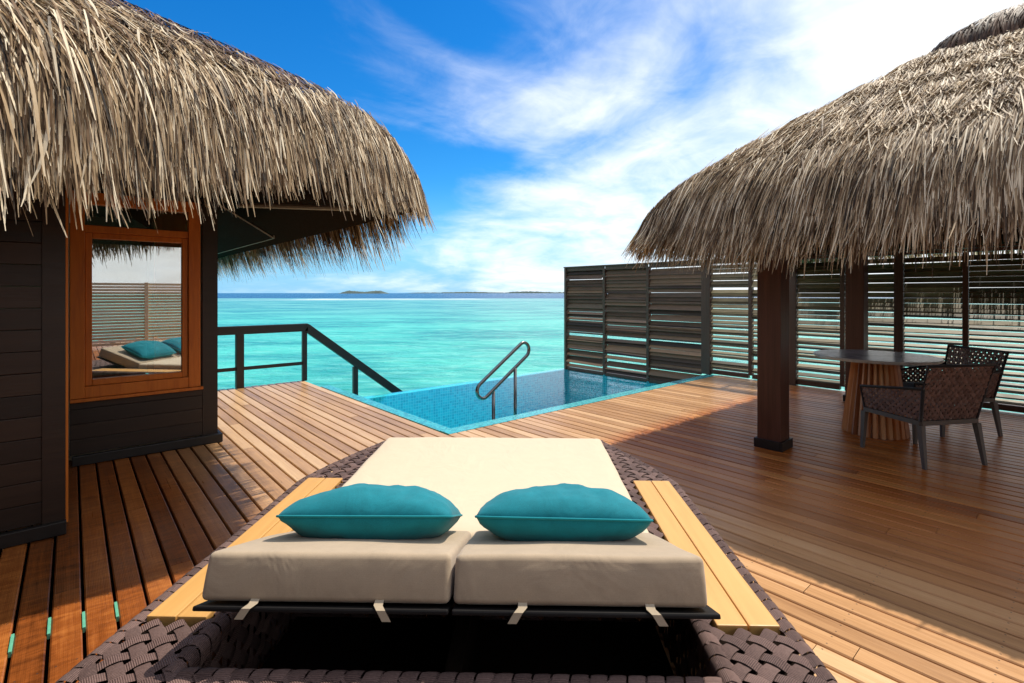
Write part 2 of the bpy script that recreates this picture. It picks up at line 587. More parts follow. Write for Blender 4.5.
M['piping'] = mat_fabric('teal_piping', (.006, .22, .26), sheen=.1)
M['tray'] = mat_plain('black_tray', (.008, .007, .007), .6, spec=.25)
M['ribbon'] = mat_fabric('ribbon', (.42, .34, .24))
M['mosaic'] = mat_mosaic('pool_mosaic', (.004, .40, .50), (.010, .52, .62), (.03, .62, .70), .05, (.22, .72, .76))
M['coping'] = mat_mosaic('coping_mosaic', (.008, .20, .24), (.015, .34, .37), (.05, .48, .48), .028, (.22, .52, .52))
M['poolwater'] = mat_pool_water()
M['sea'] = mat_sea()
M['island'] = mat_plain('island_green', (.055, .085, .075), .9, var=.4, nscale=.05)
M['steel'] = mat_plain('dark_steel', (.20, .20, .19), .22, metal=1.0, var=.05)
M['glass'] = mat_glass('window_glass', .45)
M['glass2'] = mat_glass('side_glass', .05)
M['marble'] = mat_marble()
M['fin'] = mat_wood('table_fin_wood', (.32, .115, .040), (.62, .27, .105), (.76, .42, .20), .45, (50, 50, 3), .2, tone_amt=.8)
M['chairleg'] = mat_plain('chair_frame', (.12, .10, .082), .5, var=.12)
M['seatpad'] = mat_fabric('seat_pad', (.03, .027, .026))
M['green'] = mat_plain('green_spacer', (.12, .42, .28), .5)
M['plaster'] = mat_plain('interior_wall', (.45, .36, .25), .8)

# ------------------------------------------------------------------ setting: sea, islands, deck, pool
me = bpy.data.meshes.new('sea')
S = 30000
me.from_pydata([(-S, -S, 0), (S, -S, 0), (S, S, 0), (-S, S, 0)], [], [(0, 1, 2, 3)])
sea = link('sea', me, M['sea'])
sea.location = (0, 0, -1.6)
sea.rotation_euler = (0, 0, -YAW)
struct(sea)


def island(loc_x, dist, length, height, label):
    """low wooded island: a ridge of tree tops on the horizon"""
    mb = MB()
    N = 90
    P, F = [], []
    rr = random.Random(int(loc_x))
    hs = [0] * (N + 1)
    for i in range(N + 1):
        a = i / N
        env = min(1, a * 6, (1 - a) * 6) ** .6
        hs[i] = height * env * (.62 + .2 * math.sin(a * 9 + loc_x) + .3 * rr.random())
    for i in range(N + 1):
        x = (i / N - .5) * length
        P += [(x, -60, 0), (x, -35, hs[i] * .8), (x, 0, hs[i]), (x, 45, hs[i] * .7), (x, 60, 0)]
    for i in range(N):
        for k in range(4):
            F.append((i * 5 + k, i * 5 + 5 + k, i * 5 + 6 + k, i * 5 + 1 + k))
    mb.add(P, F)
    o = mb.build('island', M['island'])
    fx, fy = math.sin(YAW), math.cos(YAW)
    rx, ry = math.cos(YAW), -math.sin(YAW)
    o.location = (fx * dist + rx * loc_x, fy * dist + ry * loc_x, -1.6)
    o.rotation_euler = (0, 0, -YAW)
    struct(o)
    o['label'] = label
    return o


island(-760, 2600, 235, 15, 'taller low wooded island on the horizon left of the pool')
island(-500, 5200, 1150, 15, 'long faint wooded island on the horizon')
island(300, 5200, 900, 20, 'faint wooded island on the horizon beside the screen wall')

mbd = MB()
rb = random.Random(3)


def board(u0, v0, v1, zoff, tn):
    wd = PITCH - .0125
    c = .005
    z = zoff
    prof = [(0, z - .028), (0, z - c), (c, z), (wd - c, z), (wd, z - c), (wd, z - .028)]
    P = [(u0 + a, v0, b) for a, b in prof] + [(u0 + a, v1, b) for a, b in prof]
    F = [(i, i + 1, i + 7, i + 6) for i in range(5)]
    F = [(a, d, c_, b) for a, b, c_, d in F]
    F += [(0, 1, 2, 3, 4, 5), (11, 10, 9, 8, 7, 6)]
    mbd.cur = tn
    mbd.add(P, F)


u = 2.845 - PITCH * 70
k = 0
while u < 8.36:
    vend = 8.42 if u < 2.80 else 4.235
    v = -7.0 - rb.random() * 2
    while v < vend - .05:
        L = 2.2 + rb.random() * 2.6
        v2 = min(v + L, vend)
        if vend - v2 < .5:
            v2 = vend
        board(u, v, v2 - (.003 if v2 < vend else 0), rb.uniform(-.0012, .0012), rb.random())
        v = v2
    u += PITCH
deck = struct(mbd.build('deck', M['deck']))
mb = MB()
for x0, x1, y0, y1 in ((-5.2, 2.84, -9, 8.40), (2.84, 8.36, -9, 4.22)):
    mb.add([(x0, y0, -.07), (x1, y0, -.07), (x1, y1, -.07), (x0, y1, -.07)], [(0, 1, 2, 3)])
    mb.box(((x0 + x1) / 2, y1 - .03, -.20), (x1 - x0, .04, .24))
mb.box((2.82, 6.4, -.2), (.03, 3.9, .24))
struct(mb.build('deck_base', M['under']))

# pool
WL = -.28
mb = MB()
mb.box((5.62, 4.32, -.072), (5.52, .165, .15))          # coping on the deck side
mb.box((2.92, 6.05, -.072), (.139, 3.286, .15))          # coping on the villa side
struct(mb.build('pool_coping', M['coping']))
mb = MB()
pu0, pu1, pv0, pv1, pz = 2.99, 8.38, 4.405, 7.70, -1.25
mb.add([(pu0, pv0, pz), (pu1, pv0, pz), (pu1, pv1, pz), (pu0, pv1, pz)], [(0, 1, 2, 3)])
mb.add([(pu0, pv0, pz), (pu0, pv1, pz), (pu0, pv1, -.15), (pu0, pv0, -.15)], [(0, 1, 2, 3)])
mb.add([(pu0, pv0, pz), (pu1, pv0, pz), (pu1, pv0, -.15), (pu0, pv0, -.15)], [(3, 2, 1, 0)])
mb.box(((pu0 + pu1) / 2, 7.78, -.842), (pu1 - pu0 + .24, .16, 1.10))      # overflow edge
mb.box((8.45, 6.1, -.83), (.14, 3.3, 1.09))
mb.box((3.26, 6.02, -.70), (.54, 3.16, .76))           # shallow ledge
for i, (a, b) in enumerate(((.36, -.46), (.72, -.68), (1.08, -.92))):
    mb.box((3.53 + a / 2 + .0, 5.0, (b + pz) / 2), (a, .95, b - pz))
struct(mb.build('pool_basin', M['mosaic']))
mb = MB()
nx, ny = 2, 2
mb.add([(pu0 - .005, pv0 - .003, WL), (pu1, pv0 - .003, WL), (pu1, 7.855, WL), (pu0 - .005, 7.855, WL)], [(0, 1, 2, 3)])
struct(mb.build('pool_water', M['poolwater']))

# ------------------------------------------------------------------ thatch
def smin(a, b, k):
    h = np.maximum(k - np.abs(a - b), 0) / k
    return np.minimum(a, b) - h * h * k * .25


class Roof:
    def __init__(s, u0, u1, v0, v1, prof, k=.16):
        s.b = (u0, u1, v0, v1); s.prof = prof; s.k = k

    def D(s, x, y):
        u0, u1, v0, v1 = s.b
        return smin(smin(x - u0, u1 - x, s.k), smin(y - v0, v1 - y, s.k), s.k)

    def grad(s, x, y):
        e = .01
        gx = (s.D(x + e, y) - s.D(x - e, y)) / (2 * e)
        gy = (s.D(x, y + e) - s.D(x, y - e)) / (2 * e)
        l = np.sqrt(gx * gx + gy * gy) + 1e-6
        return gx / l, gy / l

    def Z(s, d):
        a, m, c, q = s.prof
        dd = np.maximum(d, 0)
        return a + m * dd + c * (1 - np.exp(-dd / q))

    def slope(s, d):
        a, m, c, q = s.prof
        return m + c / q * np.exp(-np.maximum(d, 0) / q)


def strands(roof, X, Y, L, W, tn, rng, mess=.16, lift=.03, NP=6, curl=.05, droop=66, bias=None, clump=.18):
    """ribbons laid down the slope from (X, Y) that hang over the eave"""
    n = len(X)
    x, y = X.copy(), Y.copy()
    d = roof.D(x, y)
    z = roof.Z(d) + rng.random(n) * lift + .01
    ang = rng.normal(0, 1, n) * mess + clump * np.sin(7.3 * x + 2.2 * np.sin(5.1 * y)) * np.cos(6.1 * y + 1.7 * np.sin(4.3 * x))
    if bias is not None:
        ang = ang + bias(x, y, d)
    dang = rng.normal(0, 1, n) * mess * .5
    if callable(droop):
        droop = droop(x, y, d)
    th_end = np.radians(np.clip(droop + rng.normal(0, 11, n), 35, 88))
    cu = np.abs(rng.normal(0, 1, n)) * curl
    ds = L / (NP - 1)
    pts = np.zeros((NP, n, 3)); tans = np.zeros((NP, n, 3))
    for i in range(NP):
        gx, gy = roof.grad(x, y)
        dx, dy = -gx, -gy
        a = ang + dang * i / (NP - 1)
        ca, sa = np.cos(a), np.sin(a)
        hx, hy = dx * ca - dy * sa, dx * sa + dy * ca
        d = roof.D(x, y)
        th = np.arctan(roof.slope(d))
        wgt = np.clip(-d / .16, 0, 1)
        th = np.where(d < 0, th * (1 - wgt) + th_end * wgt, th)
        th = th - cu * (i / (NP - 1)) * np.where(d > .1, 1.0, .5)
        pts[i, :, 0], pts[i, :, 1], pts[i, :, 2] = x, y, z
        tans[i, :, 0], tans[i, :, 1] = -hy, hx
        x = x + hx * np.cos(th) * ds
        y = y + hy * np.cos(th) * ds
        z = z - np.sin(th) * ds
    tw = rng.normal(0, .5, n)
    prof = np.array([.8, 1, 1, .9, .7, .34]) if NP == 6 else np.linspace(1, .2, NP)
    V = np.zeros((n, NP, 2, 3))
    for i in range(NP):
        t = tans[i].copy()
        t[:, 2] = np.sin(tw + .6 * i / NP) * .7
        t /= np.linalg.norm(t, axis=1)[:, None]
        hw = (W * prof[i] * .5)[:, None]
        V[:, i, 0] = pts[i] - t * hw
        V[:, i, 1] = pts[i] + t * hw
    base = (np.arange(n) * NP * 2)[:, None, None]
    seg = (np.arange(NP - 1) * 2)[None, :, None]
    F = base + seg + np.array([0, 1, 3, 2])[None, None, :]
    return V.reshape(-1, 3), F.reshape(-1, 4), np.repeat(tn, NP - 1)


def merge(parts):
    V, F, T = [], [], []
    o = 0
    for v, f, t in parts:
        V.append(v); F.append(f + o); T.append(t); o += len(v)
    return np.concatenate(V), np.concatenate(F), np.concatenate(T)


def roof_shell(roof, name, mat, parent, inset=.10, thick=.10):
    u0, u1, v0, v1 = roof.b
    half = min(u1 - u0, v1 - v0) / 2 - inset - .02
    ds = [0, .03, .08, .15, .25, .4, .7, 1.1, 1.6, 2.2, 3, 4, 5]
    ds = [q for q in ds if q < half] + [half]
    mb = MB()
    P, F = [], []
    for q in ds:
        zz = float(roof.Z(np.array(q))) - .07
        i = q + inset
        P += [(u0 + i, v0 + i, zz), (u1 - i, v0 + i, zz), (u1 - i, v1 - i, zz), (u0 + i, v1 - i, zz)]
    n = len(ds)
    for j in range(n - 1):
        for k in range(4):
            k2 = (k + 1) % 4
            F.append((j * 4 + k, j * 4 + k2, j * 4 + 4 + k2, j * 4 + 4 + k))
    F.append(tuple((n - 1) * 4 + k for k in range(4)))
    m0 = len(P)
    for q in ds:
        zz = float(roof.Z(np.array(0.0))) - .07 + .66 * q - .02
        i = q + inset
        P += [(u0 + i, v0 + i, zz), (u1 - i, v0 + i, zz), (u1 - i, v1 - i, zz), (u0 + i, v1 - i, zz)]
    for j in range(n - 1):
        for k in range(4):
            k2 = (k + 1) % 4
            F.append((m0 + j * 4 + k2, m0 + j * 4 + k, m0 + j * 4 + 4 + k, m0 + j * 4 + 4 + k2))
    for k in range(4):
        k2 = (k + 1) % 4
        F.append((k2, k, m0 + k, m0 + k2))
    mb.add(P, F)
    return mb.build(name, mat, parent)


# ------------------------------------------------------------------ villa
villa = thing('beach_villa', 'dark timber villa with shaggy thatched roof and orange framed window, left', 'villa', (0, 0, 0))


def clad_wall(lo_u, hi_u, lo_v, hi_v, z0, z1, axis, name='wall', course=.125, tlo=0.0):
    """horizontal plank cladding: boards with a shadow groove; axis is the wall's running axis"""
    mb = MB()
    z = z0
    rr = random.Random(int(lo_u * 100 + lo_v * 10))
    while z < z1 - .01:
        zz = min(z + course, z1)
        mb.cur = rr.random()
        if axis == 'u':
            mb.cbox((lo_u, lo_v, z), (hi_u, hi_v, zz - .003), .003)
        else:
            mb.cbox((lo_u, lo_v, z), (hi_u, hi_v, zz - .003), .003)
        z = zz
    return mb.build(name, M['clad'], villa)


clad_wall(-5.0, -.13, 4.0, 4.05, .085, 2.45, 'u')               # near wall
clad_wall(-.045, -.02, 4.12, 5.50, .02, 2.75, 'v')              # return
wz0, wz1, wu0, wu1 = .55, 2.26, -.015, .905
clad_wall(wu0, .925, 5.50, 5.55, .085, wz0 - .004, 'u')           # under the window
clad_wall(wu0, .925, 5.50, 5.55, wz1 + .004, 2.75, 'u')           # over the window
clad_wall(1.00, 1.05, 5.64, 11.0, .03, .60, 'v')
clad_wall(1.00, 1.05, 5.64, 11.0, 2.2, 2.75, 'v')
clad_wall(1.00, 1.05, 8.6, 11.0, .604, 2.196, 'v')
mb = MB(); mb.box((.99, 5.30 + .26, 1.4), (.125, .125, 2.72)); mb.build('corner_post', M['clad'], villa)
mb = MB(); mb.box((-.08, 4.045, 1.25), (.10, .11, 2.42)); mb.build('corner_post', M['clad'], villa)
mb = MB(); mb.box((-.0225, 4.06, 1.30), (.012, .07, 2.5)); mb.build('corner_trim', M['trim'], villa)
for lo, hi in (((-5.0, 3.955, .004), (-.025, 3.996, .082)), ((-.0, 5.44, .004), (1.085, 5.486, .082)), ((1.056, 5.49, .004), (1.085, 11, .082))):
    mb = MB(); mb.cbox(lo, hi, .005); mb.build('skirting', M['black'], villa)
mb = MB()
mb.box((-1.9, 11.0, 1.35), (5.9, .05, 2.7))
mb.box((-2.0, 8.3, .025), (5.9, 5.3, .03))
mb.build('interior_shell', M['plaster'], villa)
mb = MB(); mb.box((.735, 6.02, 1.3), (.25, .12, 2.6)); mb.build('interior_post', M['trim'], villa)

fr = MB()
fw = .095
yf = 5.462
fr.cbox((wu0, yf, wz0), (wu0 + fw, yf + .11, wz1), .006)
fr.cbox((wu1 - fw, yf, wz0), (wu1, yf + .11, wz1), .006)
fr.cbox((wu0 + fw, yf + .002, wz0), (wu1 - fw, yf + .11, wz0 + fw), .006)
fr.cbox((wu0 + fw, yf + .002, wz1 - fw), (wu1 - fw, yf + .11, wz1), .006)
fr.cbox((wu0 + fw, yf + .012, 1.925), (wu1 - fw, yf + .10, 1.985), .005)
win = fr.build('window', M['trim'], villa)
sf = MB()
a, b, c0, c1 = wu0 + fw + .002, wu1 - fw - .002, wz0 + fw + .002, 1.923
for lo, hi in (((a, c0), (a + .045, c1)), ((b - .045, c0), (b, c1)), ((a + .045, c0), (b - .045, c0 + .05)), ((a + .045, c1 - .045), (b - .045, c1))):
    sf.cbox((lo[0], yf + .022, lo[1]), (hi[0], yf + .085, hi[1]), .006)
sf.build('sash', M['trim'], win)
pn = MB()
pn.box(((a + b) / 2, yf + .06, (c0 + c1) / 2), (b - a - .09, .006, c1 - c0 - .09))
pn.build('pane', M['glass'], win)
pn = MB()
pn.box(((a + b) / 2, yf + .06, (1.987 + wz1 - fw) / 2), (b - a, .006, wz1 - fw - 1.989))
pn.build('pane', M['glass'], win)
sl_ = MB()
sl_.cbox((wu0 - .0, yf - .022, wz0 - .028), (wu1 + .02, yf + .03, wz0 - .002), .006)
sl_.build('sill', M['trim'], win)

w2 = MB()
for lo, hi in (((.99, 5.645, .604), (1.06, 5.72, 2.196)), ((.99, 8.52, .604), (1.06, 8.598, 2.196)), ((.99, 5.722, .604), (1.06, 8.518, .68)), ((.99, 5.722, 2.12), (1.06, 8.518, 2.196)), ((.99, 7.08, .682), (1.06, 7.15, 2.118))):
    w2.cbox(lo, hi, .005)
win2 = w2.build('window', M['trim'], villa)
for ya, yb in ((5.722, 7.078), (7.152, 8.518)):
    pn = MB(); pn.box((1.02, (ya + yb) / 2, 1.40), (.006, yb - ya, 1.436)); pn.build('pane', M['glass2'], win2)

HR = Roof(-7.0, 1.97, 3.15, 14.0, (2.10, .63, .45, .16))
rf = roof_shell(HR, 'roof', M['shell'], villa)


def hair(roof, n, sel, rng, Lr, Wr, **kw):
    """random starting points inside a plan rectangle kept where sel() says so"""
    x0, x1, y0, y1 = kw.pop('rect')
    tshift = kw.pop('tshift', 0.0)
    x = rng.uniform(x0, x1, n); y = rng.uniform(y0, y1, n)
    d = roof.D(x, y)
    ok = (d > 0.0) & sel(x, y, d)
    x, y, d = x[ok], y[ok], d[ok]
    m = len(x)
    st = kw.pop('course', 0.0)
    if st:
        # leaves are tied on in overlapping courses
        gx, gy = roof.grad(x, y)
        dq = np.round(d / st) * st + rng.normal(0, .025, m) + .02 * np.sin(x * 9 + y * 7)
        mv = np.where((rng.random(m) < .7) & (d > .2), dq - d, 0)
        x, y = x + gx * mv, y + gy * mv
        d = roof.D(x, y)
    L = rng.uniform(*Lr, m); W = rng.uniform(*Wr, m)
    lf = kw.pop('lfac', None)
    if lf is not None:
        L = L * lf(x, y, d)
    tn = np.clip(rng.beta(1.0, 1.0, m) + tshift, 0, 1)
    return strands(roof, x, y, L, W, tn, rng, **kw)


parts = []
# leaves on the near face are combed towards the corner; the eave is worn short over the window
hb = lambda x, y, d: .46 * np.clip(((1.93 - x) - (y - 3.17)) / 1.1, 0, 1)
hdr = lambda x, y, d: 68 - 30 * np.exp(-(((1.93 - x) - (y - 3.17)) / .38) ** 2)
hl = lambda x, y, d: np.where(d < .75, .86 - .36 * np.exp(-((x - 1.97) / .45) ** 2) - .40 * np.exp(-((x - 1.02) / .50) ** 2) - .04 * np.exp(-((x - .25) / .3) ** 2), 1.0)
onhip = lambda x, y, d: (np.abs((1.93 - x) - (y - 3.17)) < .26 + .17 * d) & (d > .50)
# covering layers
parts.append(hair(HR, 64000, lambda x, y, d: ((y - 3.17) < (1.93 - x) + .6) & ~onhip(x, y, d), RNG, (.28, .60), (.0035, .0125),
                  rect=(-3.0, 1.93, 3.17, 7.0), mess=.30, lift=.06, curl=.14, clump=.30, tshift=.04, bias=hb, lfac=hl, course=.30, droop=hdr))
# the eave fringe, denser
parts.append(hair(HR, 20000, lambda x, y, d: d < .42, RNG, (.32, .66), (.0035, .0125), rect=(-3.0, 1.93, 3.17, 3.52), mess=.27, lift=.07, curl=.08, clump=.30, bias=hb, lfac=hl, droop=hdr))
parts.append(hair(HR, 17000, lambda x, y, d: d < .40, RNG, (.42, .74), (.007, .015), rect=(1.55, 1.93, 3.17, 12.0), droop=hdr, lfac=lambda x, y, d: 1 - .48 * np.exp(-((y - 3.17) / .6) ** 2), mess=.16, lift=.05, curl=.06))
parts.append(hair(HR, 7000, lambda x, y, d: (d > .25) & ~onhip(x, y, d), RNG, (.35, .6), (.008, .016), rect=(-1.5, 2.03, 4.0, 12.0), mess=.14, lift=.03, curl=.03, tshift=-.1))
# loose long shaggy leaves
parts.append(hair(HR, 500, lambda x, y, d: (d < 1.3) & (x < .1), RNG, (.40, .66), (.008, .018), rect=(-1.2, .1, 3.17, 4.6), mess=.34, lift=.16, curl=.1, tshift=.25, bias=hb))
parts.append(hair(HR, 1500, lambda x, y, d: (d < 1.9) & ~onhip(x, y, d), RNG, (.4, .7), (.005, .013), rect=(-2.4, 1.7, 3.12, 5.2), mess=.34, lift=.12, curl=.2, tshift=.2, bias=hb, lfac=hl))
V, F, T = merge(parts)
quads_mesh('thatch', V, F, T, M['thatch'], rf)
# combed flat under a net along the hip
V, F, T = hair(HR, 26000, onhip, RNG, (.2, .4), (.005, .011), rect=(-2.0, 1.93, 3.17, 7.5), mess=.2, lift=.06, curl=.04)
quads_mesh('hip_cap', V, F, T, M['cap'], rf)

# coir net over the hip
nv, nf, nt = [], [], []


def net_line(pts, wd=.006):
    pts = np.array(pts)
    if len(pts) < 2:
        return
    d = np.gradient(pts, axis=0)
    sd = np.cross(d, np.array([0, 0, 1.0]))
    sd /= np.linalg.norm(sd, axis=1)[:, None] + 1e-9
    o = sum(len(q) for q in nv)
    V = np.stack([pts - sd * wd, pts + sd * wd], 1).reshape(-1, 3)
    nv.append(V)
    n = len(pts)
    nf.append(np.array([(o + 2 * i, o + 2 * i + 1, o + 2 * i + 3, o + 2 * i + 2) for i in range(n - 1)]))


def hip_pt(a, b):
    x, y = 1.93 - a + b, 3.17 + a + b
    d = HR.D(np.array(x), np.array(y))
    return (x, y, float(HR.Z(d)) + .055)


for b in np.arange(-.42, .43, .042):
    net_line([hip_pt(a, b) for a in np.arange(.62 + abs(b) * .6, 3.4, .06)])
for a in np.arange(.66, 3.4, .045):
    net_line([hip_pt(a, b) for b in np.arange(-.42, .43, .06)])
quads_mesh('netting', np.concatenate(nv), np.concatenate(nf), np.full(sum(len(q) for q in nf), .5), M['net'], rf)

sof = MB()
def slab(p, q, r, s, t):
    P = [Vector(p), Vector(q), Vector(r), Vector(s)]
    P += [a - Vector((0, 0, t)) for a in P]
    return P, [(0, 1, 2, 3), (7, 6, 5, 4), (0, 4, 5, 1), (1, 5, 6, 2), (2, 6, 7, 3), (3, 7, 4, 0)]
sof.add(*slab((1.47, 5.2, 1.97), (1.47, 12, 1.97), (.9, 12, 2.30), (.9, 5.2, 2.30), .02))
sofo = sof.build('soffit', M['soffit'], villa)
e = MB()
e.box((1.475, 8.6, 1.962), (.012, 6.8, .03))
e.add(*slab((1.47, 5.195, 1.955), (1.47, 5.185, 1.955), (1.0, 5.185, 2.228), (1.0, 5.195, 2.228), .012))
e.build('soffit_trim', M['pale'], sofo)
rt = MB()
rt.tube([(1.10, 4.9, 2.19), (1.72, 3.9, 2.10)], .022, 8)
rt.build('rafter', M['pale'], villa)

# unseen villa wing, added behind and left of the camera to block sky light
clad_wall(-1.70, -1.65, -6.0, 3.98, .03, 2.75, 'v')
WR = Roof(-7.0, -1.05, -7.0, 3.0, (2.30, .62, .40, .16))
wsh = roof_shell(WR, 'roof', M['shell'], villa)
parts = [hair(WR, 9000, lambda x, y, d: d < 2.6, RNG, (.35, .6), (.012, .024), rect=(-4.0, -1.05, -7.0, 3.0), mess=.2, lift=.05, curl=.1),
         hair(WR, 5000, lambda x, y, d: d < .4, RNG, (.35, .55), (.008, .016), rect=(-1.5, -1.05, -7.0, 3.0), mess=.16, lift=.05, curl=.06)]
V, F, T = merge(parts)
quads_mesh('thatch', V, F, T, M['thatch'], wsh)

# ------------------------------------------------------------------ pavilion
pav = thing('thatched_pavilion', 'open thatched pavilion on dark red posts over the dining corner, right', 'pavilion', (6.35, .45, 0))
PL = Matrix.Translation((-6.35, -.45, 0))


def pbuild(mb, name, mat, parent=None):
    mb.v = [(a - 6.35, b - .45, c) for a, b, c in mb.v]
    return mb.build(name, mat, parent or pav)


for (pu, pv, s) in ((4.88, 1.93, .205), (7.75, 2.02, .205), (4.88, -1.05, .205), (7.75, -1.05, .205)):
    mb = MB(); mb.cbox((pu - s / 2, pv - s / 2, .0), (pu + s / 2, pv + s / 2, 2.12), .006)
    po = pbuild(mb, 'post', M['post'])
    mb = MB(); q = s / 2 + .022
    for lo, hi in (((-q, -q), (q, -s / 2 - .001)), ((-q, s / 2 + .001), (q, q)), ((-q, -s / 2), (-s / 2 - .001, s / 2)), ((s / 2 + .001, -s / 2), (q, s / 2))):
        mb.cbox((pu + lo[0], pv + lo[1], .002), (pu + hi[0], pv + hi[1], .085), .004)
    pbuild(mb, 'plinth', M['black'], po)
for lo, hi in (((4.6, 1.85, 2.123), (8.15, 2.01, 2.30)), ((4.6, -1.13, 2.123), (8.15, -.97, 2.30)),
               ((4.80, -.965, 2.123), (4.96, 1.845, 2.30)), ((7.67, -.965, 2.123), (7.83, 1.845, 2.30))):
    mb = MB(); mb.cbox(lo, hi, .006)
    pbuild(mb, 'beam', M['post'])

PR = Roof(4.06, 8.7, -2.0, 2.86, (2.04, .71, .24, .2), .18)
mbt = roof_shell(PR, 'roof', M['shell'], pav)
mbt.location = (-6.35, -.45, 0)
parts = []
pdr = lambda x, y, d: 74 - 34 * np.exp(-(((x - 4.06) - (2.86 - y)) / .42) ** 2)
pl = lambda x, y, d: 1.0 - .26 * np.exp(-(((x - 4.06) - (2.86 - y)) / .42) ** 2)
pb = lambda x, y, d: -.30 * np.clip((y - .3) / 1.8, 0, 1)
facet = lambda x, y: (x - 4.0 < np.minimum(y + 2.0, 2.9 - y) + .5)
parts.append(hair(PR, 80000, lambda x, y, d: facet(x, y) & (d > .30), RNG, (.20, .42), (.0035, .012),
                  rect=(4.0, 6.5, -2.0, 2.9), mess=.40, lift=.06, curl=.18, clump=.35, tshift=.16, bias=pb, course=.34))
# the long lower curtain
parts.append(hair(PR, 27000, lambda x, y, d: d < .46, RNG, (.30, .60), (.0035, .012), bias=pb, rect=(4.0, 4.42, -2.0, 2.9), mess=.20, lift=.07, curl=.08, clump=.26, tshift=.04, droop=pdr, lfac=pl))
parts.append(hair(PR, 13000, lambda x, y, d: d < .44, RNG, (.30, .48), (.006, .014), rect=(4.0, 8.7, 2.46, 2.9), mess=.15, lift=.05, curl=.06, tshift=-.08, droop=pdr, lfac=pl))
parts.append(hair(PR, 9000, lambda x, y, d: (2.9 - y < np.minimum(x - 4.0, 8.7 - x)) & (d > .3), RNG, (.3, .55), (.009, .018), rect=(4.0, 8.7, .4, 2.6), mess=.17, lift=.03, curl=.06, tshift=-.06))
parts.append(hair(PR, 5000, lambda x, y, d: d < .35, RNG, (.26, .36), (.009, .017), rect=(8.35, 8.7, -2.0, 2.9), mess=.13, lift=.05, curl=.05, tshift=.05))
parts.append(hair(PR, 6000, lambda x, y, d: d > .2, RNG, (.35, .6), (.014, .026), rect=(6.3, 8.7, -2.0, 2.9), mess=.15, lift=.03, curl=.05))
parts.append(hair(PR, 4000, lambda x, y, d: d < .35, RNG, (.36, .55), (.012, .022), rect=(4.0, 8.7, -2.0, -1.65), mess=.12, lift=.05, curl=.05))
parts.append(hair(PR, 900, lambda x, y, d: d < 1.0, RNG, (.3, .5), (.006, .013), bias=pb, rect=(4.0, 5.2, -2.0, 2.9), mess=.34, lift=.09, curl=.2, tshift=.15))
V, F, T = merge(parts)
quads_mesh('thatch', V, F, T, M['thatch2'], mbt)
# ridge cap: an extra collar of darker thatch round the peak
CAPR = Roof(5.75, 6.95, -.15, 1.05, (3.50, .60, .14, .08), .3)
x = RNG.uniform(5.75, 6.95, 5000); y = RNG.uniform(-.15, 1.05, 5000)
d = CAPR.D(x, y); ok = d > 0; x, y = x[ok], y[ok]
n = len(x)
v_, f_, t_ = strands(CAPR, x, y, RNG.uniform(.15, .30, n), RNG.uniform(.008, .016, n), np.clip(RNG.beta(1.5, 2.6, n), 0, 1), RNG, mess=.3, lift=.04, droop=50)
quads_mesh('ridge_cap', v_, f_, t_, M['cap'], mbt)

# ------------------------------------------------------------------ louvred screen
FU = 8.4
scr = thing('louvre_screen', 'tall dark louvred timber screen wall along the pool and dining corner', 'fence', (FU, 0, 0))
posts = [7.76, 4.43, 3.02, 1.70, .36, -.98, -2.3, -3.6, -5.0]
for i, v in enumerate(posts):
    mb = MB()
    wd = .16 if i in (1,) else .10 if i > 1 else .06
    z0 = -.30 if i == 0 else .003
    mb.cbox((-.06, v - wd / 2, z0), (.06, v + wd / 2, 1.975), .005)
    mb.build('post', M['screenpost'], scr)
mid = [6.68, 5.62, 3.67, 2.36, 1.03, -.31, -1.64]
for v in mid:
    mb = MB()
    mb.cbox((-.045, v - .028, -.28 if v > 4.5 else .07), (.045, v + .028, 1.93), .004)
    mb.build('mullion', M['screenpost'], scr)
mb = MB()
mb.cbox((-.07, -5.06, 1.978), (.07, 7.80, 2.005), .004)
mb.build('cap_rail', M['screenpost'], scr)
edges = sorted([(v, (.16 if i == 1 else .10 if i > 1 else .06)) for i, v in enumerate(posts)] + [(v, .056) for v in mid])
rr = random.Random(5)
for (va, wa), (vb, wb) in zip(edges[:-1], edges[1:]):
    y0, y1 = va + wa / 2 + .003, vb - wb / 2 - .003
    pool_side = va > 4.2
    zb = -.25 if pool_side else .075
    for zr, hh, on in ((zb - .02, .07, True), (1.95, .045, True), (.55, .03, pool_side)):
        if on:
            fr = MB()
            fr.box((0, (y0 + y1) / 2, zr), (.07, y1 - y0, hh + (.05 if zr > 1.9 and pool_side else 0)))
            fr.build('rail', M['screenpost'], scr)
    mb = MB()
    z = zb + .05
    while z < 1.92:
        mb.cur = rr.random()
        if pool_side:
            lean = R(rr.gauss(-54, 3.5)) if z > 1.0 or rr.random() < .45 else R(rr.gauss(-34, 9))
        else:
            lean = R(rr.gauss(-27 - 20 * min(1, max(0, (z - .70) / .7)), 1.4))
        if not (pool_side and abs(z - .55) < .04):
            Mx = Matrix.Translation((0, 0, z)) @ Matrix.Rotation(lean, 4, 'Y') @ Matrix.Rotation(rr.gauss(0, .004), 4, 'X')
            mb.box((0, (y0 + y1) / 2, 0), ((.104 if z > 1.0 else .092) if pool_side else .082, y1 - y0, .011), Mx)
        z += .0665
    mb.build('louvre_panel', M['louvre'] if pool_side else M['louvre2'], scr)

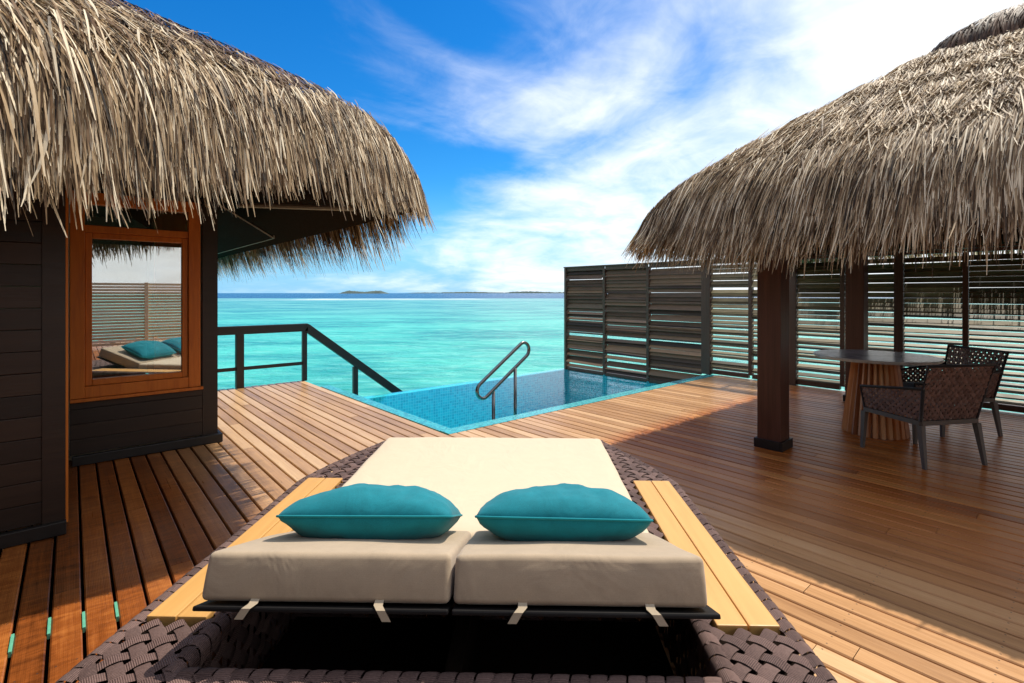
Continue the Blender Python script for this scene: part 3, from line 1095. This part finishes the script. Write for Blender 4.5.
# fence behind the camera, seen in the window glass
fb = thing('slatted_fence', 'pale horizontal slat fence mirrored in the villa window', 'fence', (0, -5.6, 0))
mb = MB()
rr = random.Random(8)
z = .06
while z < 1.66:
    mb.cur = rr.random()
    mb.box((1.5, 0, z + .03), (11.4, .02, .062))
    z += .078
mb.build('slat_panel', M['palefence'], fb)
for i in range(7):
    mb = MB(); mb.cbox((-4.2 + i * 1.9 - .04, .012, .0), (-4.2 + i * 1.9 + .04, .09, 1.7), .004)
    mb.build('post', M['palefence'], fb)

# ------------------------------------------------------------------ deck railing with the stair handrail
ral = thing('deck_railing', 'black timber railing with a handrail sloping down to the sea', 'railing', (1.06, 8.38, 0))
ru = 2.84 - 1.06
mb = MB(); mb.cbox((.0, -.045, .80), (ru + .05, .045, .925), .008); mb.build('top_rail', M['black'], ral)
mb = MB(); mb.box((ru / 2, 0, .285), (ru - .06, .035, .05)); mb.build('middle_rail', M['black'], ral)
mb = MB(); mb.cbox((.78, -.05, .0), (.885, .05, .80), .006); mb.build('post', M['black'], ral)
mb = MB(); mb.cbox((ru - .035, -.035, .0), (ru + .035, .035, .80), .006); mb.build('post', M['black'], ral)
ang = math.atan2(.86 + .45, 4.57 - 2.87)
Lh = math.hypot(.86 + .45, 4.57 - 2.87)
mb = MB()
Mx = Matrix.Translation((ru + .045, 0, .862)) @ Matrix.Rotation(ang, 4, 'Y')
mb.cbox((-.02, -.045, -.075), (Lh, .045, .055), .008, Mx)
mb.build('stair_handrail', M['black'], ral)
mb = MB(); mb.cbox((3.70 - 1.06 - .04, -.035, -1.75), (3.70 - 1.06 + .04, .035, .145), .005); mb.build('stair_post', M['black'], ral)

# ------------------------------------------------------------------ pool handrail
hr = thing('pool_handrail', 'looped dark steel handrail standing in the pool steps', 'handrail', (4.22, 5.02, WL))
lo = Vector((3.88 - 4.22, -.02, .48)); hi = Vector((4.60 - 4.22, 0.02, .93))
ax = (hi - lo).normalized()
nm = Vector((-ax.z, 0, ax.x))
rad = .10
pts = []
for k in range(13):
    a = math.pi / 2 + math.pi * k / 12
    pts.append(lo + nm * rad * math.sin(a) + ax * rad * math.cos(a))
for k in range(13):
    a = -math.pi / 2 + math.pi * k / 12
    pts.append(hi + nm * rad * math.sin(a) + ax * rad * math.cos(a))
mb = MB(); mb.tube(pts, .023, 12, closed=True); mb.build('loop', M['steel'], hr, True)
for uu in (4.06, 4.43):
    f = (uu - 3.88) / .72
    zt = lo.z + f * .45 - rad / math.cos(math.atan2(.45, .72))
    mb = MB(); mb.tube([(uu - 4.22, 0, -.72), (uu - 4.22, 0, zt)], .022, 12); mb.build('post', M['steel'], hr, True)

# ------------------------------------------------------------------ woven panels
def weave(mapf, x0, x1, y0, y1, pitch, width, amp, inside, ang=math.pi / 4, sub=4):
    """basket weave of straps in two directions over the plane, bent over and under each other"""
    V, F, T, S = [], [], [], []
    cx, cy = (x0 + x1) / 2, (y0 + y1) / 2
    rad_ = math.hypot(x1 - x0, y1 - y0) / 2 + pitch
    n = int(rad_ / pitch) + 1
    rr = random.Random(int((x0 + 3 * y0 + 50) * 100))
    for fam in (0, 1):
        a = ang + fam * math.pi / 2
        ca, sa = math.cos(a), math.sin(a)
        for i in range(-n, n + 1):
            t0 = rr.random()
            prev = None
            for j in range(-n * sub, n * sub + 1):
                s = j / sub * pitch
                px_, py_ = cx + ca * s - sa * i * pitch, cy + sa * s + ca * i * pitch
                if not (inside(px_, py_)):
                    prev = None
                    continue
                kk = s / pitch
                sg = 1 if (i + fam) % 2 == 0 else -1
                h = amp * sg * math.cos(math.pi * kk)
                if fam:
                    h = amp * (1 if i % 2 == 0 else -1) * -math.cos(math.pi * kk)
                else:
                    h = amp * (1 if i % 2 == 0 else -1) * math.cos(math.pi * kk)
                wv = width / 2
                row = []
                for q, dh in ((-1, -.0016), (-.55, 0), (.55, 0), (1, -.0016)):
                    row.append(mapf(px_ - sa * q * wv, py_ + ca * q * wv, h + dh))
                b = len(V)
                V.extend(row)
                S.extend([s] * 4)
                if prev is not None:
                    for q in range(3):
                        F.append((prev + q, prev + q + 1, b + q + 1, b + q))
                        T.append(t0)
                prev = b
    return V, F, T, S


def weave_obj(name, sets, mat, parent):
    V, F, T, S = [], [], [], []
    for v, f, t, s in sets:
        o = len(V)
        V += [tuple(q) for q in v]; F += [tuple(k + o for k in q) for q in f]; T += t; S += s
    return quads_mesh(name, np.array(V), np.array(F), np.array(T), mat, parent, True, np.array(S))


# ------------------------------------------------------------------ daybed
fwd = Vector((math.sin(YAW), math.cos(YAW), 0)); rgt = Vector((math.cos(YAW), -math.sin(YAW), 0))
p0 = fwd * 2.25 + rgt * (-.158)
bed = thing('sun_daybed', 'large woven double daybed with cream mattress and pale wood side strips', 'daybed', (p0.x, p0.y, 0), -YAW - R(1.4))
HT = .35
HWD = 1.065
Y0, Y1 = -1.55, 1.42


def half_w(y):
    if y > .60:
        q = (y - .60) / (Y1 - .60)
        return HWD - .30 * q ** 1.25
    if y < -1.1:
        q = (-1.1 - y) / (Y1 - .60)
        return HWD - .30 * max(q, 0) ** 1.5
    return HWD


WX, WY0, WY1 = .775, -.835, -.12


def on_top(x, y):
    if y < Y0 or y > Y1 or abs(x) > half_w(y) - .012:
        return False
    if abs(x) < WX and WY0 < y < WY1:
        return False
    if abs(x) < .74 and WY1 <= y < 1.24:
        return False
    if .825 < abs(x) < 1.03 and -.62 < y < .63:
        return False
    return True


tops = weave(lambda x, y, h: (x, y, HT + h), -1.1, 1.1, Y0, Y1, .058, .039, .0048, on_top)
weave_obj('woven_top', [tops], M['strap'], bed)
# outer skin and the well's inner skin, woven and open so that light falls through
sides = []
outline = []
for i in range(41):
    y = Y0 + (Y1 - Y0) * i / 40
    outline.append(Vector((half_w(y), y, 0)))
left = [Vector((-p.x, p.y, 0)) for p in reversed(outline)]
ring = outline + left


def wall_map(poly):
    L = [0]
    for a_, b_ in zip(poly[:-1], poly[1:]):
        L.append(L[-1] + (b_ - a_).length)
    def f(x, y, h):
        x = min(max(x, 0), L[-1] - 1e-4)
        i = max(k for k in range(len(L)) if L[k] <= x)
        i = min(i, len(poly) - 2)
        q = (x - L[i]) / (L[i + 1] - L[i])
        p = poly[i].lerp(poly[i + 1], q)
        d = (poly[i + 1] - poly[i]).normalized()
        return (p.x + d.y * h, p.y - d.x * h, y)
    return f, L[-1]


for nm_, poly in (('woven_skirt', ring + [ring[0]]), ('well_skirt', [Vector((-WX, WY0, 0)), Vector((-WX, WY1, 0)), Vector((WX, WY1, 0)), Vector((WX, WY0, 0)), Vector((-WX, WY0, 0))])):
    f, LL = wall_map(poly)
    weave_obj(nm_, [weave(f, 0, LL, .02, HT - .01, .058, .040, .006, lambda x, y, LL=LL: 0 <= x <= LL and .02 < y < HT - .008)], M['strap'], bed)


# straps wrapped over the outer edge and the well's edge
def wraps(poly, closed, inward, pitch=.052, width=.046, rw=.016, reach=.035):
    V, F, T, S = [], [], [], []
    pts = poly + ([poly[0]] if closed else [])
    L = [0]
    for a_, b_ in zip(pts[:-1], pts[1:]):
        L.append(L[-1] + (b_ - a_).length)
    nn = int(L[-1] / pitch)
    rr = random.Random(4)
    for k in range(nn):
        s = (k + .5) * L[-1] / nn
        i = max(q for q in range(len(L)) if L[q] <= s)
        i = min(i, len(pts) - 2)
        p = pts[i].lerp(pts[i + 1], (s - L[i]) / (L[i + 1] - L[i]))
        d = (pts[i + 1] - pts[i]).normalized()
        n_ = Vector((d.y, -d.x, 0)) * inward
        skew = .016
        bump_ = rr.uniform(0, .003)
        prof = [(-reach, .001), (-reach * .5, .007 + bump_), (-.005, .008 + bump_), (rw * .7, .0), (rw + .002, -rw), (rw, -.05)]
        t0 = rr.random()
        b = len(V)
        for m, (o, zz) in enumerate(prof):
            sk = skew * (m / 5 - .3)
            for q in (-1, -.5, .5, 1):
                c = p + n_ * o + d * (q * width / 2 + sk)
                V.append((c.x, c.y, HT + zz - (0.002 if abs(q) == 1 else 0)))
                S.append(m * .02)
        for m in range(len(prof) - 1):
            for q in range(3):
                F.append((b + m * 4 + q, b + m * 4 + q + 1, b + m * 4 + 5 + q, b + m * 4 + 4 + q))
                T.append(t0)
    return V, F, T, S


well = [Vector((-WX, WY1, 0)), Vector((-WX, WY0, 0)), Vector((WX, WY0, 0)), Vector((WX, WY1, 0))]
weave_obj('woven_edge', [wraps(ring, True, 1)], M['strap'], bed)
weave_obj('well_edge', [wraps(well, False, -1)], M['strap'], bed)

# dark frame under the weave
mb = MB()
ym = [Y0 + .03, WY0 - .012]
def sheet(pts, z):
    mb.add([(x, y, z) for x, y in pts], [tuple(range(len(pts)))])
zs = HT - .03
sheet([(-1.03, Y0 + .35), (1.03, Y0 + .35), (1.03, WY0 - .02), (-1.03, WY0 - .02)], zs)
sheet([(-.9, Y0 + .05), (.9, Y0 + .05), (1.03, Y0 + .35), (-1.03, Y0 + .35)], zs)
for sgn in (-1, 1):
    pts = [(sgn * (WX + .02), WY0 - .02), (sgn * 1.04, WY0 - .02), (sgn * 1.04, WY1), (sgn * (WX + .02), WY1)]
    sheet(pts if sgn > 0 else pts[::-1], zs)
sheet([(-1.04, WY1), (1.04, WY1), (1.04, .62), (.72, Y1 - .03), (-.72, Y1 - .03), (-1.04, .62)], zs)
mb.box((0, -.48, .03), (1.5, .70, .04))  # near-black panel put in for the shaded well floor
mb.box((0, -.48, .17), (.05, .70, .24))
mb.box((0, -.17, .235), (1.60, .20, .05))  # added bar closing the hinge gap against stray sun
for sx in (-1, 1):
    for yy in (-1.15, -.2, 1.0):
        mb.box((sx * .88, yy, .16), (.06, .06, .30))
mb.build('frame', M['under'], bed)
for sgn in (-1, 1):
    for k in (0, 1):
        mb = MB()
        mb.cur = .4 + .2 * k
        xa = .828 + k * .102
        x_lo, x_hi = (xa, xa + .098) if sgn > 0 else (-xa - .098, -xa)
        mb.cbox((x_lo, -.618, HT - .03), (x_hi, .628, HT + .010), .005)
        mb.build('wood_strip', M['teak'], bed)


def soft_box(sx, sy, sz, r, nx, ny, puff, mat, name, parent, Mx, seed=0, sag=0.0):
    """upholstered pad: rounded box with swollen faces, as one mesh"""
    bm = bmesh.new()
    bmesh.ops.create_cube(bm, size=1)
    for q in bm.verts:
        q.co = Vector((q.co.x * (sx), q.co.y * sy, q.co.z * sz))
    bmesh.ops.bevel(bm, geom=bm.edges[:], offset=r, segments=4, affect='EDGES', profile=.5)
    # slice for smooth swelling
    for ax_, cnt, L in ((0, nx, sx), (1, ny, sy)):
        for k in range(1, cnt):
            co = [0, 0, 0]; co[ax_] = -L / 2 + L * k / cnt
            no = [0, 0, 0]; no[ax_] = 1
            bmesh.ops.bisect_plane(bm, geom=bm.verts[:] + bm.edges[:] + bm.faces[:], plane_co=co, plane_no=no)
    bmesh.ops.bisect_plane(bm, geom=bm.verts[:] + bm.edges[:] + bm.faces[:], plane_co=(0, 0, 0), plane_no=(0, 0, 1))
    from mathutils import noise as mn
    for q in bm.verts:
        ax_ = max(0, 1 - (2 * q.co.x / sx) ** 2); ay = max(0, 1 - (2 * q.co.y / sy) ** 2); az = max(0, 1 - (2 * q.co.z / sz) ** 2)
        nz = mn.noise(Vector((q.co.x * 5 + seed, q.co.y * 5, q.co.z * 7)))
        if q.co.z > 0:
            q.co.z += puff * (ax_ * ay) ** .5 + nz * .004
        sgx = 1 if q.co.x > 0 else -1
        sgy = 1 if q.co.y > 0 else -1
        q.co.x += sgx * (puff * .45 * az * ay ** .5 * (abs(q.co.x) > sx / 2 - r * 1.1) + nz * .003)
        q.co.y += sgy * (puff * .45 * az * ax_ ** .5 * (abs(q.co.y) > sy / 2 - r * 1.1) + nz * .003)
    mb = MB(); mb.addbm(bm, Mx)
    return mb.build(name, mat, parent, True)


soft_box(1.485, 1.43, .125, .03, 16, 16, .014, M['cream'], 'mattress', bed, Matrix.Translation((0, .545, .356)), 3)
# raised head sections on their black trays
hinge = Vector((0, -.185, .300)); tip = Vector((0, -.795, .514))
slope = math.atan2(tip.z - hinge.z, hinge.y - tip.y)
Lc = (tip - hinge).length
for sgn in (-1, 1):
    Mx = Matrix.Translation(hinge) @ Matrix.Rotation(-slope, 4, 'X')
    mb = MB()
    mb.cbox((sgn * .376 - .371, -Lc - .012, -.018), (sgn * .376 + .371 + (.02 if sgn > 0 else 0), 0.0, -.004), .005, Mx)
    mb.cur = .5
    tr_ = mb.build('headrest_tray', M['tray'], bed)
    M2 = Mx @ Matrix.Translation((sgn * .373, -Lc / 2, .07))
    hc = soft_box(.735, Lc - .01,   .132, .017, 10, 9, .007, M['cream2'], 'headrest_cushion', bed, M2, 9 * sgn)
    for k, xx in enumerate((-.20, .165) if sgn < 0 else (-.165, .20)):
        mb = MB()
        P = []
        xs = sgn * .373 + xx
        for (yy, zz, off) in ((-Lc + .012, .020, 0), (-Lc - .008, .004, 0), (-Lc - .022, -.006, -.012 * (1 if k == 0 else -1)), (-Lc - .019, -.034, -.03 * (1 if k == 0 else -1))):
            P += [Mx @ Vector((xs + off - .013, yy, zz)), Mx @ Vector((xs + off + .013, yy, zz))]
        mb.add(P, [(0, 1, 3, 2), (2, 3, 5, 4), (4, 5, 7, 6)])
        mb.build('tie_ribbon', M['ribbon'], tr_)

# ------------------------------------------------------------------ pillows
def pillow(cx, cy, cz, label, seed, tilt, rz):
    root = thing('throw_pillow', label, 'pillow', (0, 0, 0), 0, 'teal pillows on the daybed')
    LM = Matrix.Translation((p0.x, p0.y, 0)) @ Matrix.Rotation(-YAW - R(1.4), 4, 'Z')
    loc = LM @ Vector((cx, cy, cz))
    root.location = loc
    root.rotation_euler = (tilt, 0, -YAW - R(1.4) + rz)
    from mathutils import noise as mn
    N, Mn = 40, 28
    A, B, T = .318, .215, .110
    P, F = [], []
    idx = {}
    def edge_of(pa, pb):
        return max(pa, pb) ** 6
    def pt(i, j, sgn):
        a = -1 + 2 * i / N; b = -1 + 2 * j / Mn
        pa, pb = abs(a), abs(b)
        # outline pulled in along the sides, ears at the corners
        x = A * a * (1 - .05 * (1 - pb ** 2) * pa ** 3 - .06 * pa ** 4 * pb ** 5)
        y = B * b * (1 - .03 * (1 - pa ** 2) * pb ** 3 - .10 * pb ** 3 * pa ** 5)
        t = T * ((1 - pa ** 2.5) * (1 - pb ** 2.3)) ** .58
        nz = mn.noise(Vector((a * 2.2 + seed, b * 2.2, sgn * 3.0))) + .5 * mn.noise(Vector((a * 6 + seed, b * 5, sgn)))
        edge = max(pa, pb)
        t *= 1 + .13 * nz
        t -= .010 * max(0, mn.noise(Vector((a * 3.0 + b * 2.5 + seed, a * 1.2 - b * 5.0, sgn + seed)))) * (1 - edge_of(pa, pb))
        z = sgn * t * (1.0 if sgn > 0 else .95)
        if edge > .8 and edge < 1:
            z += .003 * math.sin(a * 31 + seed) * (1 - pb) * sgn + .003 * math.sin(b * 27 + seed) * (1 - pa) * sgn
        return (x, y, z)
    for sgn in (1, -1):
        for i in range(N + 1):
            for j in range(Mn + 1):
                if sgn < 0 and (i in (0, N) or j in (0, Mn)):
                    idx[(i, j, -1)] = idx[(i, j, 1)]
                    continue
                idx[(i, j, sgn)] = len(P)
                P.append(pt(i, j, sgn))
        for i in range(N):
            for j in range(Mn):
                q = (idx[(i, j, sgn)], idx[(i + 1, j, sgn)], idx[(i + 1, j + 1, sgn)], idx[(i, j + 1, sgn)])
                F.append(q if sgn > 0 else q[::-1])
    mb = MB(); mb.add(P, F)
    mb.build('cover', M['teal'], root, True)
    rim = [pt(i, 0, 1) for i in range(N)] + [pt(N, j, 1) for j in range(Mn)] + [pt(i, Mn, 1) for i in range(N, 0, -1)] + [pt(0, j, 1) for j in range(Mn, 0, -1)]
    mb = MB(); mb.tube(rim, .0042, 6, closed=True)
    mb.build('piping', M['piping'], root, True)
    return root


pillow(-.347, -.335, .572, 'teal velvet pillow on the left headrest cushion', 1.0, R(-23), R(1))
pillow(.352, -.33, .573, 'teal velvet pillow on the right headrest cushion', 5.3, R(-22), R(-1.5))

# ------------------------------------------------------------------ dining table
tb = thing('dining_table', 'round grey marble table on a slatted tapering wood base', 'table', (6.165, 1.45, 0))
bm = bmesh.new()
bmesh.ops.create_cone(bm, cap_ends=True, segments=72, radius1=.535, radius2=.54, depth=.030)
bmesh.ops.bevel(bm, geom=[q for q in bm.edges if abs(q.verts[0].co.z - q.verts[1].co.z) < 1e-5], offset=.007, segments=2, affect='EDGES')
mb = MB(); mb.addbm(bm, Matrix.Translation((0, 0, .772)))
tt = mb.build('tabletop', M['marble'], tb)
mb = MB()
NF = 26
rr = random.Random(2)
P = []
for k in range(NF):
    a = 2 * math.pi * k / NF
    mb.cur = rr.random()
    da = math.pi / NF * .93
    pr = []
    for z, r in ((.004, .275), (.756, .185)):
        for aa, r2 in ((a - da, r - .035), (a - da * .5, r), (a + da * .35, r + .012), (a + da, r - .02)):
            pr.append((r2 * math.cos(aa), r2 * math.sin(aa), z))
    mb.add(pr, [(0, 1, 5, 4), (1, 2, 6, 5), (2, 3, 7, 6), (3, 0, 4, 7), (4, 5, 6, 7), (3, 2, 1, 0)])
mb.build('pedestal', M['fin'], tb)


# ------------------------------------------------------------------ armchairs
def panel(quad, pitch=.042, width=.030, amp=.0045, sub=4):
    a, b, c, d = [Vector(q) for q in quad]      # bottom-left, bottom-right, top-right, top-left
    W = max((b - a).length, (c - d).length); H = max((d - a).length, (c - b).length)
    nrm = (b - a).cross(d - a).normalized()
    def f(x, y, h):
        s, t = min(max(x / W, 0), 1), min(max(y / H, 0), 1)
        p = (a * (1 - s) + b * s) * (1 - t) + (d * (1 - s) + c * s) * t
        return p + nrm * h
    return weave(f, 0, W, 0, H, pitch, width, amp, lambda x, y: -.001 <= x <= W + .001 and -.001 <= y <= H + .001, math.pi / 4, sub)


def armchair(loc, rz, label):
    c = thing('armchair', label, 'chair', loc, rz, 'woven armchairs at the dining table')
    # local: faces +y, seat width along x
    w_, dpt = .275, .265
    zb = .375
    # corner points of the shell
    FLb = Vector((-w_, dpt, zb)); RLb = Vector((-w_, -dpt, zb)); RRb = Vector((w_, -dpt, zb)); FRb = Vector((w_, dpt, zb))
    FLt = Vector((-w_ - .02, dpt + .02, .565)); FRt = Vector((w_ + .02, dpt + .02, .565))
    RLa = Vector((-w_ - .035, -dpt - .05, .645)); RRa = Vector((w_ + .035, -dpt - .05, .645))
    BLt = Vector((-w_ - .05, -dpt - .10, .835)); BRt = Vector((w_ + .05, -dpt - .10, .835))
    weave_obj('backrest', [panel((RLb, RRb, BRt, BLt))], M['chairstrap'], c)
    weave_obj('armrest', [panel((FLb, RLb, RLa, FLt))], M['chairstrap'], c)
    weave_obj('armrest', [panel((RRb, FRb, FRt, RRa))], M['chairstrap'], c)
    mb = MB()
    for path in ([FLb, FLt, RLa, BLt, BRt, RRa, FRt, FRb], [RLb, RLa], [RRb, RRa]):
        mb.tube(path, .013, 8)
    mb.build('shell_rim', M['seatpad'], c, True)
    mb = MB()
    for a_, b_ in ((FLb, RLb), (RLb, RRb), (RRb, FRb), (FRb, FLb)):
        d = (b_ - a_).normalized()
        n_ = Vector((-d.y, d.x, 0)) * .016
        P = [a_ + n_, a_ - n_, b_ - n_, b_ + n_]
        P = P + [p - Vector((0, 0, .036)) for p in P]
        mb.add(P, [(3, 2, 1, 0), (4, 5, 6, 7), (0, 1, 5, 4), (1, 2, 6, 5), (2, 3, 7, 6), (3, 0, 4, 7)])
    mb.build('seat_frame', M['chairleg'], c)
    for P_, dx, dy in ((FLb, -.012, .012), (FRb, .012, .012), (RLb, -.02, -.05), (RRb, .02, -.05)):
        mb = MB()
        top = P_ + Vector((0, 0, -.036)); bot = Vector((P_.x + dx, P_.y + dy, 0))
        mb.taper(bot, top, (.024, .026), (.040, .044))
        mb.build('leg', M['chairleg'], c)
    soft_box(.50, .49, .07, .025, 6, 6, .012, M['seatpad'], 'seat', c, Matrix.Translation((0, 0, .415)), 2)
    return c


armchair((5.59, 1.00, 0), math.atan2(.45, .27) - math.pi / 2, 'brown woven armchair nearest, its back turned and slim tapered legs')
armchair((6.88, 1.02, 0), math.atan2(.62, -.78) - math.pi / 2, 'brown woven armchair beyond, partly hidden and facing the table')

# ------------------------------------------------------------------ green spacers in the gaps
def ground(px_, py_):
    Z = 505 * 1.42 / (py_ - 293.0); X = (px_ - 512) * Z / 505
    return fwd * Z + rgt * X


for (px_, py_, lab) in ((16, 642, 'green plastic spacer in a deck gap, leftmost of four'), (53, 625, 'green plastic spacer in a deck gap, second from left'),
                        (87, 619, 'large bright green plastic spacer in a deck gap'), (119, 609, 'green plastic spacer in a deck gap nearest the daybed')):
    g = ground(px_, py_)
    kk = round((g.x - 2.845) / PITCH)
    ug = 2.845 + kk * PITCH - .0063
    mb = MB(); mb.cbox((-.0055, -.07, -.02), (.0055, .07, .004), .0015)
    o = mb.build('deck_spacer', M['green'])
    o.location = (ug, g.y, 0)
    tag(o, lab, 'spacer', 'green spacers in the deck gaps')
